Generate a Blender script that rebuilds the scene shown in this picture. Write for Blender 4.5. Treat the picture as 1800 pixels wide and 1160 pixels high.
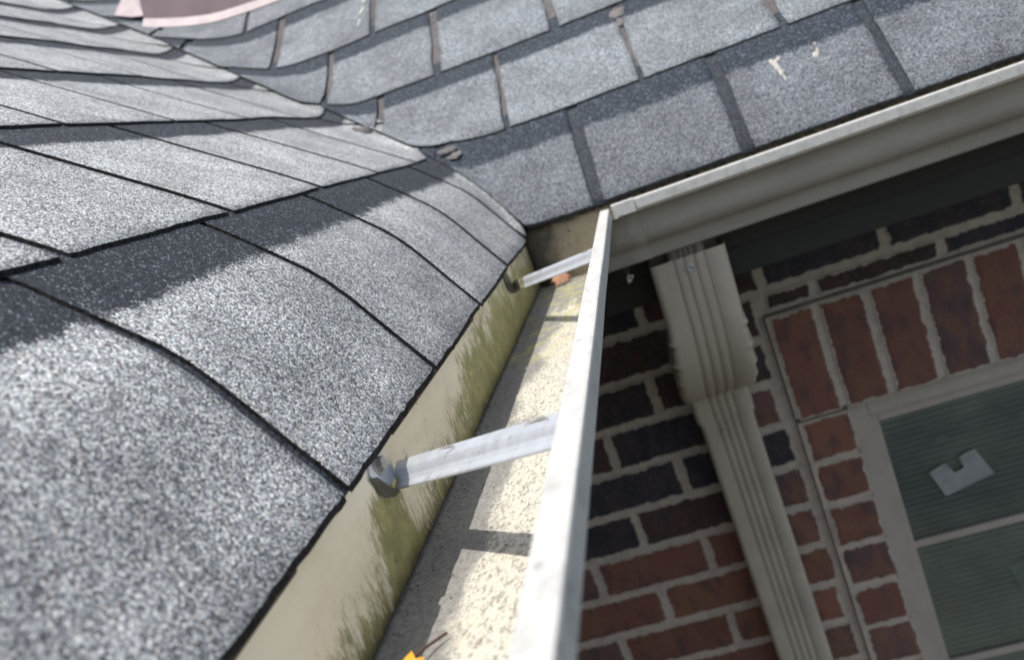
import bpy, bmesh, math, random
import numpy as np
from mathutils import Vector, Matrix, noise
random.seed(7)
for o in list(bpy.data.objects): bpy.data.objects.remove(o)
sc = bpy.context.scene
COL = sc.collection

# ------------------------------------------------------------ camera
cd = bpy.data.cameras.new('camera'); cam = bpy.data.objects.new('camera', cd); COL.objects.link(cam)
Rr = (0.9322275563, 0.1177984445, -0.3421626948)
Rd = (-0.3080578339, -0.2377856775, -0.9211722654)
Rf = (-0.1898740483, 0.9641480685, -0.1853816274)
m = Matrix(((Rr[0], -Rd[0], -Rf[0]), (Rr[1], -Rd[1], -Rf[1]), (Rr[2], -Rd[2], -Rf[2]))).to_4x4()
m.translation = Vector((0.05083402, -1.07628965, 0.10487973))
cam.matrix_world = m
cd.sensor_width = 36; cd.lens = 36*1578.42/1800; cd.clip_start = 0.01; cd.clip_end = 500
cd.dof.use_dof = True; cd.dof.focus_distance = 0.58; cd.dof.aperture_fstop = 9.5
sc.camera = cam
# ------------------------------------------------------------ world and sun
SUN = Vector((-0.24, -0.20, 1.0)).normalized()
w = bpy.data.worlds.new("World"); sc.world = w; w.use_nodes = True
nt = w.node_tree; bg = nt.nodes['Background']
sky = nt.nodes.new('ShaderNodeTexSky'); sky.sky_type = 'NISHITA'; sky.sun_disc = False
sky.sun_elevation = math.asin(SUN.z); sky.sun_rotation = math.atan2(SUN.x, SUN.y)
sky.dust_density = 2.0; sky.ozone_density = 1.0
hs = nt.nodes.new('ShaderNodeHueSaturation'); hs.inputs['Saturation'].default_value = 0.6
nt.links.new(sky.outputs[0], hs.inputs['Color']); nt.links.new(hs.outputs[0], bg.inputs[0]); bg.inputs[1].default_value = 0.14
sd = bpy.data.lights.new('sun', 'SUN'); sd.energy = 3.3; sd.angle = math.radians(0.5); sd.color = (1, 0.96, 0.89)
so = bpy.data.objects.new('sun', sd); COL.objects.link(so)
so.rotation_euler = SUN.to_track_quat('Z', 'Y').to_euler()
sc.view_settings.view_transform = 'Standard'; sc.view_settings.look = 'None'
sc.view_settings.exposure = 0.50; sc.view_settings.gamma = 1

# ------------------------------------------------------------ material helpers
class N:
    def __init__(s, name):
        s.m = bpy.data.materials.new(name); s.m.use_nodes = True
        s.t = s.m.node_tree; s.b = s.t.nodes['Principled BSDF']
        s.co = s.t.nodes.new('ShaderNodeTexCoord')
    def new(s, t, **k):
        n = s.t.nodes.new(t)
        for a, v in k.items(): setattr(n, a, v)
        return n
    def L(s, a, b): s.t.links.new(a, b)
    def set(s, inp, v):
        if isinstance(v, bpy.types.NodeSocket): s.L(v, inp)
        else: inp.default_value = v
    def obj(s): return s.co.outputs['Object']
    def mapv(s, v, scale=(1, 1, 1), loc=(0, 0, 0)):
        n = s.new('ShaderNodeMapping'); s.L(v, n.inputs[0]); n.inputs['Scale'].default_value = scale; n.inputs['Location'].default_value = loc
        return n.outputs[0]
    def noise(s, v, scale, detail=3, rough=0.6, dist=0):
        n = s.new('ShaderNodeTexNoise'); s.L(v, n.inputs['Vector']); n.inputs['Scale'].default_value = scale
        n.inputs['Detail'].default_value = detail; n.inputs['Roughness'].default_value = rough; n.inputs['Distortion'].default_value = dist
        return n.outputs[0]
    def vor(s, v, scale, feature='F1', rnd=1):
        n = s.new('ShaderNodeTexVoronoi'); n.feature = feature; s.L(v, n.inputs['Vector']); n.inputs['Scale'].default_value = scale
        n.inputs['Randomness'].default_value = rnd
        return n
    def math(s, op, a, b=0.0, c=0.0, clamp=False):
        n = s.new('ShaderNodeMath', operation=op); n.use_clamp = clamp
        s.set(n.inputs[0], a); s.set(n.inputs[1], b); s.set(n.inputs[2], c)
        return n.outputs[0]
    def step(s, v, a, b):      # smooth 0..1 between a and b
        n = s.new('ShaderNodeMapRange'); n.interpolation_type = 'SMOOTHSTEP'
        s.set(n.inputs[0], v); n.inputs[1].default_value = a; n.inputs[2].default_value = b
        return n.outputs[0]
    def mix(s, f, a, b, mode='MIX'):
        n = s.new('ShaderNodeMix'); n.data_type = 'RGBA'; n.blend_type = mode
        s.set(n.inputs[0], f)
        for i, v in ((6, a), (7, b)):
            if isinstance(v, bpy.types.NodeSocket): s.L(v, n.inputs[i])
            else: n.inputs[i].default_value = (*v, 1)
        return n.outputs[2]
    def ramp(s, f, stops, interp='LINEAR'):
        n = s.new('ShaderNodeValToRGB'); n.color_ramp.interpolation = interp
        e = n.color_ramp.elements
        while len(e) < len(stops): e.new(0.5)
        for i, (p, c) in enumerate(stops): e[i].position = p; e[i].color = (*c, 1)
        s.L(f, n.inputs[0]); return n.outputs[0]
    def xyz(s, v):
        n = s.new('ShaderNodeSeparateXYZ'); s.L(v, n.inputs[0]); return n.outputs
    def bump(s, h, strength=0.5, dist=0.001, prev=None):
        n = s.new('ShaderNodeBump'); s.L(h, n.inputs['Height']); n.inputs['Strength'].default_value = strength
        n.inputs['Distance'].default_value = dist
        if prev: s.L(prev, n.inputs['Normal'])
        return n.outputs[0]
    def done(s, col, rough=0.8, normal=None, metal=0.0, spec=0.5):
        if isinstance(col, bpy.types.NodeSocket): s.L(col, s.b.inputs['Base Color'])
        else: s.b.inputs['Base Color'].default_value = (*col, 1)
        s.set(s.b.inputs['Roughness'], rough); s.set(s.b.inputs['Metallic'], metal)
        s.b.inputs['Specular IOR Level'].default_value = spec
        if normal: s.L(normal, s.b.inputs['Normal'])
        return s.m

def granules(name, g, tint=(1, 1, 1), band=True, scale=960, worn=(0.30, 0.25, 0.22), wornf=0.0):
    n = N(name); o = n.obj()
    wob = n.new('ShaderNodeVectorMath', operation='ADD'); 
    nv = n.new('ShaderNodeTexNoise'); n.L(o, nv.inputs['Vector']); nv.inputs['Scale'].default_value = 900; nv.inputs['Detail'].default_value = 1
    sca = n.new('ShaderNodeVectorMath', operation='SCALE'); n.L(nv.outputs[1], sca.inputs[0]); sca.inputs['Scale'].default_value = 0.0005
    n.L(o, wob.inputs[0]); n.L(sca.outputs[0], wob.inputs[1])
    v = n.vor(wob.outputs[0], scale)
    rgb = n.xyz(v.outputs['Color'])
    base = n.ramp(rgb[0], [(0.0, (g*.20, g*.205, g*.225)), (0.22, (g*.40, g*.42, g*.48)), (0.46, (g*.80, g*.84, g*.92)), (0.72, (g*1.25, g*1.3, g*1.38)), (0.91, (g*1.75, g*1.8, g*1.84))], 'CONSTANT')
    warm = n.math('GREATER_THAN', rgb[1], 0.955)
    base = n.mix(n.math('MULTIPLY', warm, 0.5), base, (g*1.5, g*1.15, g*0.95))
    # large tonal variation
    big = n.noise(o, 14, 4, 0.6)
    tone = n.math('MULTIPLY_ADD', big, 1.3, 0.35)
    oi = n.new('ShaderNodeObjectInfo')
    tone = n.math('MULTIPLY', tone, n.math('MULTIPLY_ADD', oi.outputs['Random'], 0.16, 0.92))
    cmb = n.new('ShaderNodeCombineColor')
    for i in range(3): n.set(cmb.inputs[i], tone)
    base = n.mix(1.0, base, cmb.outputs[0], 'MULTIPLY')
    # clumps where granules are denser or rubbed thin
    cl = n.step(n.noise(o, 120, 3, 0.7), 0.60, 0.72)
    base = n.mix(n.math('MULTIPLY', cl, 0.5), base, (g*.35, g*.36, g*.4))
    if wornf > 0: base = n.mix(n.math('MULTIPLY', n.step(n.noise(o, 40, 4, 0.7), 0.3, 0.7), wornf), base, worn)
    if band:
        uv = n.xyz(n.co.outputs['UV'])
        edge = n.math('ADD', uv[1], n.math('MULTIPLY', n.math('SUBTRACT', rgb[2], 0.5), 0.006))
        edge = n.math('ADD', edge, n.math('MULTIPLY', n.math('SUBTRACT', n.noise(o, 45, 3, 0.7), 0.5), 0.016))
        f = n.math('SUBTRACT', 1.0, n.step(edge, 0.034, 0.0385))
        dk = n.ramp(rgb[0], [(0.0, (.012, .015, .021)), (0.35, (.026, .032, .044)), (0.75, (.050, .060, .078)), (0.94, (.20, .22, .25))], 'CONSTANT')
        base = n.mix(f, base, dk)
    base = n.mix(1.0, base, tint, 'MULTIPLY')
    h = n.math('MULTIPLY_ADD', v.outputs['Distance'], -1.0, 1.0)
    h = n.math('ADD', h, n.math('MULTIPLY', rgb[2], 0.7))
    nb = n.bump(h, 0.6, 0.0006)
    return n.done(base, 0.82, nb, spec=0.35)

def plain(name, c, rough=0.6, metal=0, nscale=30, namp=0.25, bump=0.2, bd=0.0005, spec=0.5, c2=None, streak=(1, 1, 1)):
    n = N(name); o = n.mapv(n.obj(), streak)
    f = n.noise(o, nscale, 5, 0.65)
    c2 = c2 or tuple(x*(1-namp) for x in c)
    col = n.mix(n.step(f, 0.35, 0.7), c, c2)
    return n.done(col, rough, n.bump(n.noise(o, nscale*8, 3, 0.6), bump, bd), metal, spec)

M = {}
M['tabA'] = granules('grey_granules_near_slope_sun_tone', 0.43, tint=(1.0, 1.0, 0.95))  # lighter copy of the far granules, sunlit brightness put into the colour
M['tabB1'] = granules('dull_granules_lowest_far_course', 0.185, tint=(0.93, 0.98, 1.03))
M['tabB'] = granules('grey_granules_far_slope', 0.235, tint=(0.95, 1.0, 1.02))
M['slotdark'] = granules('dark_granules', 0.055, tint=(0.88, 1.0, 1.2), band=False)
M['slotbrown'] = granules('worn_brown_granules', 0.13, tint=(1.0, 0.93, 0.91), band=False, worn=(0.12, 0.105, 0.10), wornf=0.7)
M['grit'] = plain('loose_grit', (.05, .048, .045), .9, nscale=300, c2=(.20, .19, .18))
M['asphalt'] = plain('asphalt_edge', (.012, .012, .013), 0.95, nscale=420, bump=0.8, bd=0.002, c2=(.060, .060, .062), spec=.1)

def lipmat():
    n = N('chalky_white_paint'); o = n.obj()
    f = n.noise(n.mapv(o, (1, .5, 1)), 70, 5, 0.7)
    col = n.mix(n.step(f, 0.45, 0.72), (.54, .53, .505), (.39, .39, .375))
    g = n.step(n.noise(o, 16, 4, 0.7), 0.56, 0.72)
    col = n.mix(n.math('MULTIPLY', g, 0.35), col, (.36, .34, .30))
    sp = n.vor(n.mapv(o, (1, .6, 1)), 130); m = n.math('GREATER_THAN', n.xyz(sp.outputs['Color'])[0], 0.93)
    m = n.math('MULTIPLY', m, n.math('LESS_THAN', sp.outputs['Distance'], 0.22))
    col = n.mix(n.math('MULTIPLY', m, 0.5), col, (.25, .23, .2))
    return n.done(col, 0.5, n.bump(n.noise(o, 260, 4, .6), 0.25, 0.0006))
M['lip'] = lipmat()
def gutbody():
    n = N('taupe_gutter_paint'); o = n.obj()
    col = n.mix(n.step(n.noise(n.mapv(o, (.4, .4, 2)), 20, 5, .7), .35, .75), (.37, .335, .285), (.30, .268, .226))
    col = n.mix(n.math('MULTIPLY', n.step(n.noise(o, 60, 5, .7), .58, .75), .4), col, (.22, .19, .15))
    return n.done(col, 0.42, n.bump(n.noise(o, 40, 3, .6), 0.12, 0.002))
M['body'] = gutbody()
M['spout'] = plain('downspout_paint', (.47, .415, .335), 0.38, nscale=14, namp=.14, bump=0.06, bd=.001)
M['trim'] = plain('trim_paint', (.20, .185, .16), 0.6, nscale=12, namp=.2)
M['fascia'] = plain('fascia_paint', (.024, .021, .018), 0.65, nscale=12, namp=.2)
M['frame'] = plain('window_frame_paint', (.42, .365, .315), 0.5, nscale=20, namp=.12, bump=.1)

def backmat():
    n = N('mossy_cream_panel'); o = n.obj(); x = n.xyz(o)
    cream = n.mix(n.step(n.noise(n.mapv(o, (1, .6, 1.6)), 22, 5, .65), .35, .7), (.90, .85, .69), (.79, .73, .56))
    fine = n.noise(n.mapv(o, (1, 1.2, .35)), 260, 4, .75)
    # moss: low on the panel, all over far along it, and a streak below the near bracket
    hgt = n.math('MULTIPLY_ADD', x[2], -1/.075, -0.0)      # 0 at the top .. 1.13 at the crease
    far = n.step(x[1], -.56, -.30)
    run = n.math('SUBTRACT', 1.0, n.step(n.math('ABSOLUTE', n.math('SUBTRACT', x[1], -.652)), 0.006, 0.045))
    run = n.math('MULTIPLY', run, n.step(x[2], -.020, -.045))
    lo = n.math('ADD', n.math('MULTIPLY', n.math('SUBTRACT', n.noise(o, 28, 5, .7), .5), 1.5), hgt)
    lo = n.math('ADD', lo, n.math('MULTIPLY', far, .55))
    lo = n.math('ADD', lo, n.math('MULTIPLY', run, .75))
    moss = n.step(n.math('ADD', lo, n.math('MULTIPLY', n.math('SUBTRACT', fine, .5), 1.6)), .72, 1.15)
    mc = n.mix(n.step(n.noise(o, 60, 4, .7), .4, .65), (.20, .21, .05), (.34, .33, .11))
    mc = n.mix(n.step(fine, .55, .75), mc, (.40, .36, .17))
    col = n.mix(n.math('MULTIPLY', moss, .88), cream, mc)
    dirt = n.step(n.math('ADD', x[2], n.math('MULTIPLY', n.noise(o, 60, 4, .7), .012)), -.071, -.082)
    col = n.mix(n.math('MULTIPLY', dirt, .8), col, (.13, .12, .095))
    # corner shade painted as a darker end near the mitre, plus random specks
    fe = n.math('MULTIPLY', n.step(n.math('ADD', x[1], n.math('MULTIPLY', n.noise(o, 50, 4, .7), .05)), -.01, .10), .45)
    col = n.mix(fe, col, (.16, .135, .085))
    sp = n.vor(o, 90); msk = n.math('MULTIPLY', n.math('LESS_THAN', sp.outputs['Distance'], .16), n.math('GREATER_THAN', n.xyz(sp.outputs['Color'])[1], .90))
    col = n.mix(n.math('MULTIPLY', msk, .7), col, (.06, .05, .035))
    return n.done(col, .7, n.bump(n.math('ADD', fine, n.math('MULTIPLY', moss, .6)), .45, .0012))
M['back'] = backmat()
def backBmat():
    n = N('cream_panel_painted_shade'); o = n.obj(); x = n.xyz(o)
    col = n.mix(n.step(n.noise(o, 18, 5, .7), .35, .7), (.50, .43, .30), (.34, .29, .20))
    col = n.mix(n.step(n.math('ADD', x[0], n.math('MULTIPLY', n.noise(o, 30, 4, .7), .08)), -.02, -.075), col, (.075, .068, .05))  # shadow of the near eave painted over the left end
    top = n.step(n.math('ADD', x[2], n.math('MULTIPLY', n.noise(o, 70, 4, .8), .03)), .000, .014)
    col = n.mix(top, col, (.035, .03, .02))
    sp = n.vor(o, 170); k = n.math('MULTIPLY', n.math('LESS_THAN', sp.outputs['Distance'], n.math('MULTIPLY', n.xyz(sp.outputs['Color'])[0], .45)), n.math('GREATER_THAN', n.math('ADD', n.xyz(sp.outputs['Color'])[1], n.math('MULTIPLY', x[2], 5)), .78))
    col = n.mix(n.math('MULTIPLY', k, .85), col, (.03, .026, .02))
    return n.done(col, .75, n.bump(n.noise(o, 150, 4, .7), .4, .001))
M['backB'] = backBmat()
def floormat():
    n = N('silted_gutter_floor'); o = n.obj(); x = n.xyz(o)
    pits = n.vor(n.mapv(o, (1, .55, 1)), 260, 'SMOOTH_F1')
    rough = n.noise(n.mapv(o, (1.2, .6, 1)), 330, 5, .75)
    cream = n.mix(n.step(rough, .40, .50), (.27, .25, .21), (.55, .525, .455))
    pt = n.step(n.noise(n.mapv(o, (1.4, .5, 1), (3, 1, 0)), 150, 4, .75), .56, .66)
    cream = n.mix(n.math('MULTIPLY', pt, .8), cream, (.22, .20, .16))
    cream = n.mix(n.math('MULTIPLY', n.step(n.noise(o, 24, 4, .6), .5, .7), .35), cream, (.58, .53, .38))
    big = n.math('MULTIPLY', n.math('SUBTRACT', n.noise(n.mapv(o, (1, .7, 1)), 13, 4, .6), .5), .085)
    small = n.math('MULTIPLY', n.math('SUBTRACT', rough, .5), .028)
    e = n.math('ADD', n.math('ADD', x[0], big), small)
    dirt_shade = n.math('SUBTRACT', 1.0, n.step(e, -.0940, -.0790))
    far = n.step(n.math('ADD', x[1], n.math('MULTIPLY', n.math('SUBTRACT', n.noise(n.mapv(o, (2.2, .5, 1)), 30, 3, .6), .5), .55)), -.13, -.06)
    dirt_shade = n.math('MAXIMUM', dirt_shade, n.math('MULTIPLY', far, .95))  # corner shade painted in with the silt colour
    dcol = n.mix(n.step(n.noise(o, 300, 4, .8), .3, .7), (.16, .155, .145), (.29, .28, .26))
    sc_ = n.math('MULTIPLY', n.step(n.noise(n.mapv(o, (9, .8, 1)), 22, 2, .5), .70, .74), .7)
    dcol = n.mix(sc_, dcol, (.5, .47, .38))
    gr = n.step(n.noise(o, 40, 4, .7), .55, .75)
    dcol = n.mix(n.math('MULTIPLY', gr, .25), dcol, (.15, .15, .05))
    col = n.mix(dirt_shade, cream, dcol)
    mm = n.math('MULTIPLY', n.step(x[1], -.36, -.18), n.math('MULTIPLY', n.step(n.noise(o, 45, 4, .7), .48, .62), .6))
    col = n.mix(mm, col, (.42, .40, .13))
    seam = n.math('SUBTRACT', 1.0, n.step(n.math('ADD', x[0], n.math('MULTIPLY', n.noise(o, 120, 3, .6), .003)), -.1265, -.1225))
    col = n.mix(n.math('MULTIPLY', seam, .85), col, (.03, .03, .022))
    nb = n.bump(rough, .6, .0014)
    return n.done(col, .85, nb, spec=.3)
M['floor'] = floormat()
def galv():
    n = N('galvanised_steel'); o = n.obj()
    sp = n.vor(o, 220)
    col = n.mix(n.math('MULTIPLY', n.xyz(sp.outputs['Color'])[0], .5), (.62, .645, .68), (.47, .50, .55))
    col = n.mix(n.math('MULTIPLY', n.step(n.noise(n.mapv(o, (.4, 2, 1)), 120, 5, .75), .55, .72), .7), col, (.25, .23, .19))
    return n.done(col, n.math('MULTIPLY_ADD', n.noise(o, 90, 3, .6), .3, .27), n.bump(n.noise(o, 300, 3, .6), .15, .0004), .5)
M['galv'] = galv()
M['galvmoss'] = plain('weathered_bracket_end', (.22, .21, .14), .7, nscale=90, c2=(.10, .10, .05))
M['screw'] = plain('dull_screw_steel', (.50, .49, .47), .4, .5, nscale=200, namp=.4)
M['rubber'] = plain('dark_clip', (.10, .10, .08), .7, nscale=150)

def brickmat(dark=False):
    n = N('eave_shade_brick' if dark else 'rough_red_brick'); o = n.obj()
    g = n.new('ShaderNodeNewGeometry'); r = g.outputs['Random Per Island']
    base = n.ramp(r, [(0, (.12, .065, .062)), (.16, (.17, .070, .052)), (.34, (.17, .072, .060)), (.5, (.23, .095, .062)), (.62, (.15, .08, .07)), (.74, (.19, .078, .060)), (.88, (.20, .08, .065))], 'CONSTANT')
    if dark: base = n.ramp(r, [(0, (.022, .022, .032)), (.3, (.045, .025, .025)), (.6, (.028, .028, .040)), (.85, (.06, .033, .03))], 'CONSTANT')  # eave shade put into the brick colour
    pat = n.step(n.noise(n.mapv(o, (1.5, 1, .8)), 22, 3, .5), .42, .6)
    base = n.mix(n.math('MULTIPLY', pat, .12 if dark else .55), base, (.20, .10, .06))
    pat2 = n.step(n.noise(n.mapv(o, (1.5, 1, .8), (4, 2, 1)), 28, 3, .5), .5, .66)
    base = n.mix(n.math('MULTIPLY', pat2, .5), base, (.055, .045, .055))
    f = n.noise(o, 240, 4, .8)
    base = n.mix(n.math('MULTIPLY', n.step(f, .5, .8), .45), base, (.32, .24, .2))
    uv = n.xyz(n.co.outputs['UV'])       # u,v: metres to the nearest edge
    d = n.math('MINIMUM', uv[0], uv[1])
    sm = n.math('ADD', d, n.math('MULTIPLY', n.math('SUBTRACT', n.noise(o, 55, 4, .7), .65), .017))
    smear = n.math('SUBTRACT', 1.0, n.step(sm, -.0005, .0012))
    spots = n.step(n.noise(o, 33, 5, .75), .69, .76)
    mort = n.mix(f, (.42, .36, .30), (.55, .48, .41))
    base = n.mix(n.math('MAXIMUM', smear, n.math('MULTIPLY', spots, .7)), base, mort)
    return n.done(base, .85, n.bump(n.math('ADD', n.noise(o, 130, 4, .8), smear), .6, .002))
M['brick'] = brickmat(); M['brickshade'] = brickmat(True)

M['mortar'] = plain('pale_mortar', (.58, .50, .42), .9, nscale=60, bump=.8, bd=.003, c2=(.44, .38, .32))
M['glass'] = N('window_glass').done((.008, .022, .022), .05, spec=.5)
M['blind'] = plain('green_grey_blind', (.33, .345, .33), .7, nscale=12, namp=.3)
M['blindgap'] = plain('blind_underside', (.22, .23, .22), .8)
M['white'] = plain('bird_lime', (.46, .445, .40), .8, nscale=120)
M['palereflect'] = plain('pale_reflection_tone', (.31, .33, .32), .5)
M['flash'] = plain('mauve_metal_flashing', (.17, .115, .13), .5, nscale=12, c2=(.13, .09, .10))
M['flashpale'] = plain('pale_flashing_edge', (.40, .33, .34), .5, nscale=25, c2=(.32, .26, .27))
M['sealant'] = plain('grey_brown_sealant', (.075, .066, .064), .6, nscale=90, c2=(.15, .14, .14), bump=.5, bd=.002)
M['web'] = plain('spider_silk', (.6, .58, .52), .8)
M['leafb'] = plain('dry_leaf', (.33, .15, .085), .65, nscale=80, c2=(.45, .24, .15), bump=.5, bd=.001)
M['leafy'] = plain('yellow_leaf', (.78, .42, .03), .5, nscale=90, c2=(.55, .22, .015), bump=.4, bd=.001)
M['stem'] = plain('leaf_stem', (.10, .05, .035), .6)
M['wood'] = plain('roof_board', (.10, .08, .06), .9)
M['lawn'] = plain('lawn', (.095, .105, .085), .95, nscale=.9, c2=(.012, .016, .012))
M['paver'] = plain('concrete', (.075, .073, .068), .9, nscale=3)

# ------------------------------------------------------------ object helpers
def thing(name, label, cat, loc=(0, 0, 0), group=None):
    o = bpy.data.objects.new(name, None); COL.objects.link(o); o.location = loc; o.empty_display_size = .02
    o['label'] = label; o['category'] = cat
    if group: o['group'] = group
    return o
def tag(o, label, cat, group=None):
    o['label'] = label; o['category'] = cat
    if group: o['group'] = group
    return o
def mk(name, verts, faces, mats, parent=None, fm=None, uv=None, smooth=False):
    me = bpy.data.meshes.new(name); me.from_pydata([tuple(map(float, v)) for v in verts], [], faces)
    for mm in (mats if isinstance(mats, (list, tuple)) else [mats]): me.materials.append(M[mm])
    if fm: me.polygons.foreach_set('material_index', fm)
    if smooth: me.polygons.foreach_set('use_smooth', [True]*len(me.polygons))
    if uv is not None:
        l = me.uv_layers.new(name='UVMap')
        for lp in me.loops: l.data[lp.index].uv = uv[lp.vertex_index]
    me.update()
    o = bpy.data.objects.new(name, me); COL.objects.link(o)
    if parent:
        o.parent = parent; o.matrix_parent_inverse = Matrix.Translation(-world_loc(parent))
    return o
def world_loc(p):
    v = Vector((0, 0, 0))
    while p: v = v + p.location; p = p.parent if p.parent and p.type != 'MESH' else None
    return v
def box(v, f, a, b):
    x0, y0, z0 = a; x1, y1, z1 = b; n = len(v)
    v += [(x0, y0, z0), (x1, y0, z0), (x1, y1, z0), (x0, y1, z0), (x0, y0, z1), (x1, y0, z1), (x1, y1, z1), (x0, y1, z1)]
    f += [[n+i for i in q] for q in ((0, 3, 2, 1), (4, 5, 6, 7), (0, 1, 5, 4), (1, 2, 6, 5), (2, 3, 7, 6), (3, 0, 4, 7))]
def boxo(name, a, b, mat, parent=None, bevel=0.0):
    v, f = [], []; box(v, f, a, b); o = mk(name, v, f, mat, parent)
    if bevel:
        md = o.modifiers.new('b', 'BEVEL'); md.width = bevel; md.segments = 2
    return o
def nz(x, y, z=0.0): return noise.noise(Vector((x, y, z)))

# ------------------------------------------------------------ roof surface
T = 0.2; D0 = 0.2326; EH = 0.1708; S = 0.7228; TH = 0.0033  # course lines, eave profiles and slot offsets baked from unprojected image pixels
def tab_interp(d, tb):
    if d >= .27: return .1575+S*(d-.27)
    return float(np.interp(d, [q[0] for q in tb], [q[1] for q in tb]))
TA = [(.06, -.115), (.119, -.0150), (.14, .0200), (.155, .0465), (.17, .0695), (.20, .0990), (.2326, .1299), (.27, .1575)]
TB = [(.06, -.065), (.112, -.0030), (.135, .0290), (.16, .0570), (.19, .0895), (.2326, .1299), (.27, .1575)]
def prof(d, tb):
    return sum(tab_interp(d+q, tb) for q in (-.009, -.0045, 0, .0045, .009))/5
def H(x, y):
    a = prof(-x, TA) if -x > .05 else -9; b = prof(y, TB) if y > .05 else -9
    k = .034+.11*max(0.0, min(1.0, (min(-x, y)-.28)/.5)); mx = max(a, b); dd = abs(a-b)
    if dd < k: mx += (k-dd)**2/(4*k)
    if x < 0 and y > 0: mx += .0022*nz(x*9, y*9, 3)
    mx += .0005*nz(x*14, y*14, 1)
    return mx
def rowd(k):            # start distance of course k (0 = eave)
    return {'A': .119, 'B': .112}, D0+(k-1)*EH
def lift(d, d0, d1): return TH*max(0.0, 1-(d-d0)/(d1-d0))+.0004
OVER = 0.050
def cut(k): return .006 if k < 2 else .028+.004*k
def make_tab(side, k, u0, u1, parent, seed):
    d0 = (.119 if side == 'A' else .112) if k == 0 else D0+(k-1)*EH
    dn = D0+k*EH; d1 = dn+.030
    rnd = random.Random(seed)
    tilt = rnd.uniform(-.0005, .0005); lo = rnd.uniform(0, .0006)
    nu = max(3, int((u1-u0)/.008)); nd = max(8, int((d1-d0)/.009))
    V = []; UV = []; rows = []
    for j in range(nd+1):
        row = []
        for i in range(nu+1):
            s = i/nu; t = j/nd
            uu = u0+(u1-u0)*s
            db = d0+.0004*nz(uu*30, k*3.1, seed)+.0006*nz(uu*190, k, seed)+tilt*(s-.5)*2
            if side == 'A': db += (.016 if k < 2 else .002)*max(0, min(1, (uu-d0)/OVER))**2
            else: db += (.016 if k < 2 else .006)*math.exp(-max(0, uu+d0)/.045) if k > 0 else 0.0
            d = db+(d1-db)*t
            a, b = u0, u1
            if side == 'A': b = min(u1, d+(OVER if k < 2 else .013)*(.8+.2*nz(k, 1.7)))
            else: a = max(u0, -d-cut(k)+.0015*nz(d*30, k))
            if b-a < .0015: a, b = (b-.0015, b) if side == 'A' else (a, a+.0015)
            u = a+(b-a)*s
            if i in (0, nu): u += (.0009 if side == 'A' else .0022)*nz(d*35, seed)+.0006*nz(d*220, seed, 5)
            x, y = (-d, u) if side == 'A' else (u, d)
            lf = lift(d, d0, dn+.03)+lo*(1-t)
            if side == 'B': lf += .0042*math.exp(-max(0, (u+d))/.10)*(1 if k else .6)
            if side == 'B' and k > 1: lf += .0012*max(0.0, min(1.0, -(u+d)/.02))
            z = H(x, y)+lf
            row.append(len(V)); V.append((x, y, z)); UV.append((u, dn-d))
        rows.append(row)
    if side == 'A' and u0 > dn+OVER or side == 'B' and u1 < -dn-.055: return None
    F = []; FM = []
    for j in range(nd):
        for i in range(nu):
            q = [rows[j][i], rows[j][i+1], rows[j+1][i+1], rows[j+1][i]]
            F.append(q); FM.append(0)
    bd = rows[0]+[r[-1] for r in rows[1:]]+rows[-1][-2::-1]+[r[0] for r in rows[-2:0:-1]]
    n0 = len(V); th = .0034 if k else .0036
    for q in bd:
        x, y, z = V[q]; V.append((x, y, z-th)); UV.append(UV[q])
    L = len(bd)
    for i in range(L):
        j = (i+1) % L
        q = [bd[i], bd[j], n0+j, n0+i]; F.append(q[::-1]); FM.append(1)
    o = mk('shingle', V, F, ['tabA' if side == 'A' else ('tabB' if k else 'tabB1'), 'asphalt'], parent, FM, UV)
    for p in o.data.polygons:
        if p.material_index == 0: p.use_smooth = True
    return o
def make_back(side, k, ua, ub, parent):
    d0 = (.1200 if side == 'A' else .1130) if k == 0 else D0+(k-1)*EH+.006
    d1 = D0+k*EH+.02
    V = []; F = []; nu = int((ub-ua)/.03); nd = 14
    for j in range(nd+1):
        d = d0+(d1-d0)*j/nd
        a, b = ua, ub
        if side == 'A': b = min(ub, d+.03)
        else: a = max(ua, -d-.001)
        for i in range(nu+1):
            u = a+(b-a)*i/nu
            x, y = (-d, u) if side == 'A' else (u, d)
            V.append((x, y, H(x, y)-.0016+.0010*(1-j/nd)))
    for j in range(nd):
        for i in range(nu):
            q = [j*(nu+1)+i, j*(nu+1)+i+1, (j+1)*(nu+1)+i+1, (j+1)*(nu+1)+i]
            F.append(q)
    o = mk('shingle_course', V, F, 'slotdark' if (side == 'A' or k == 0) else 'slotbrown', parent, smooth=True)
    if k == 0: md = o.modifiers.new('s', 'SOLIDIFY'); md.thickness = .002; md.offset = -1
    return o

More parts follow.
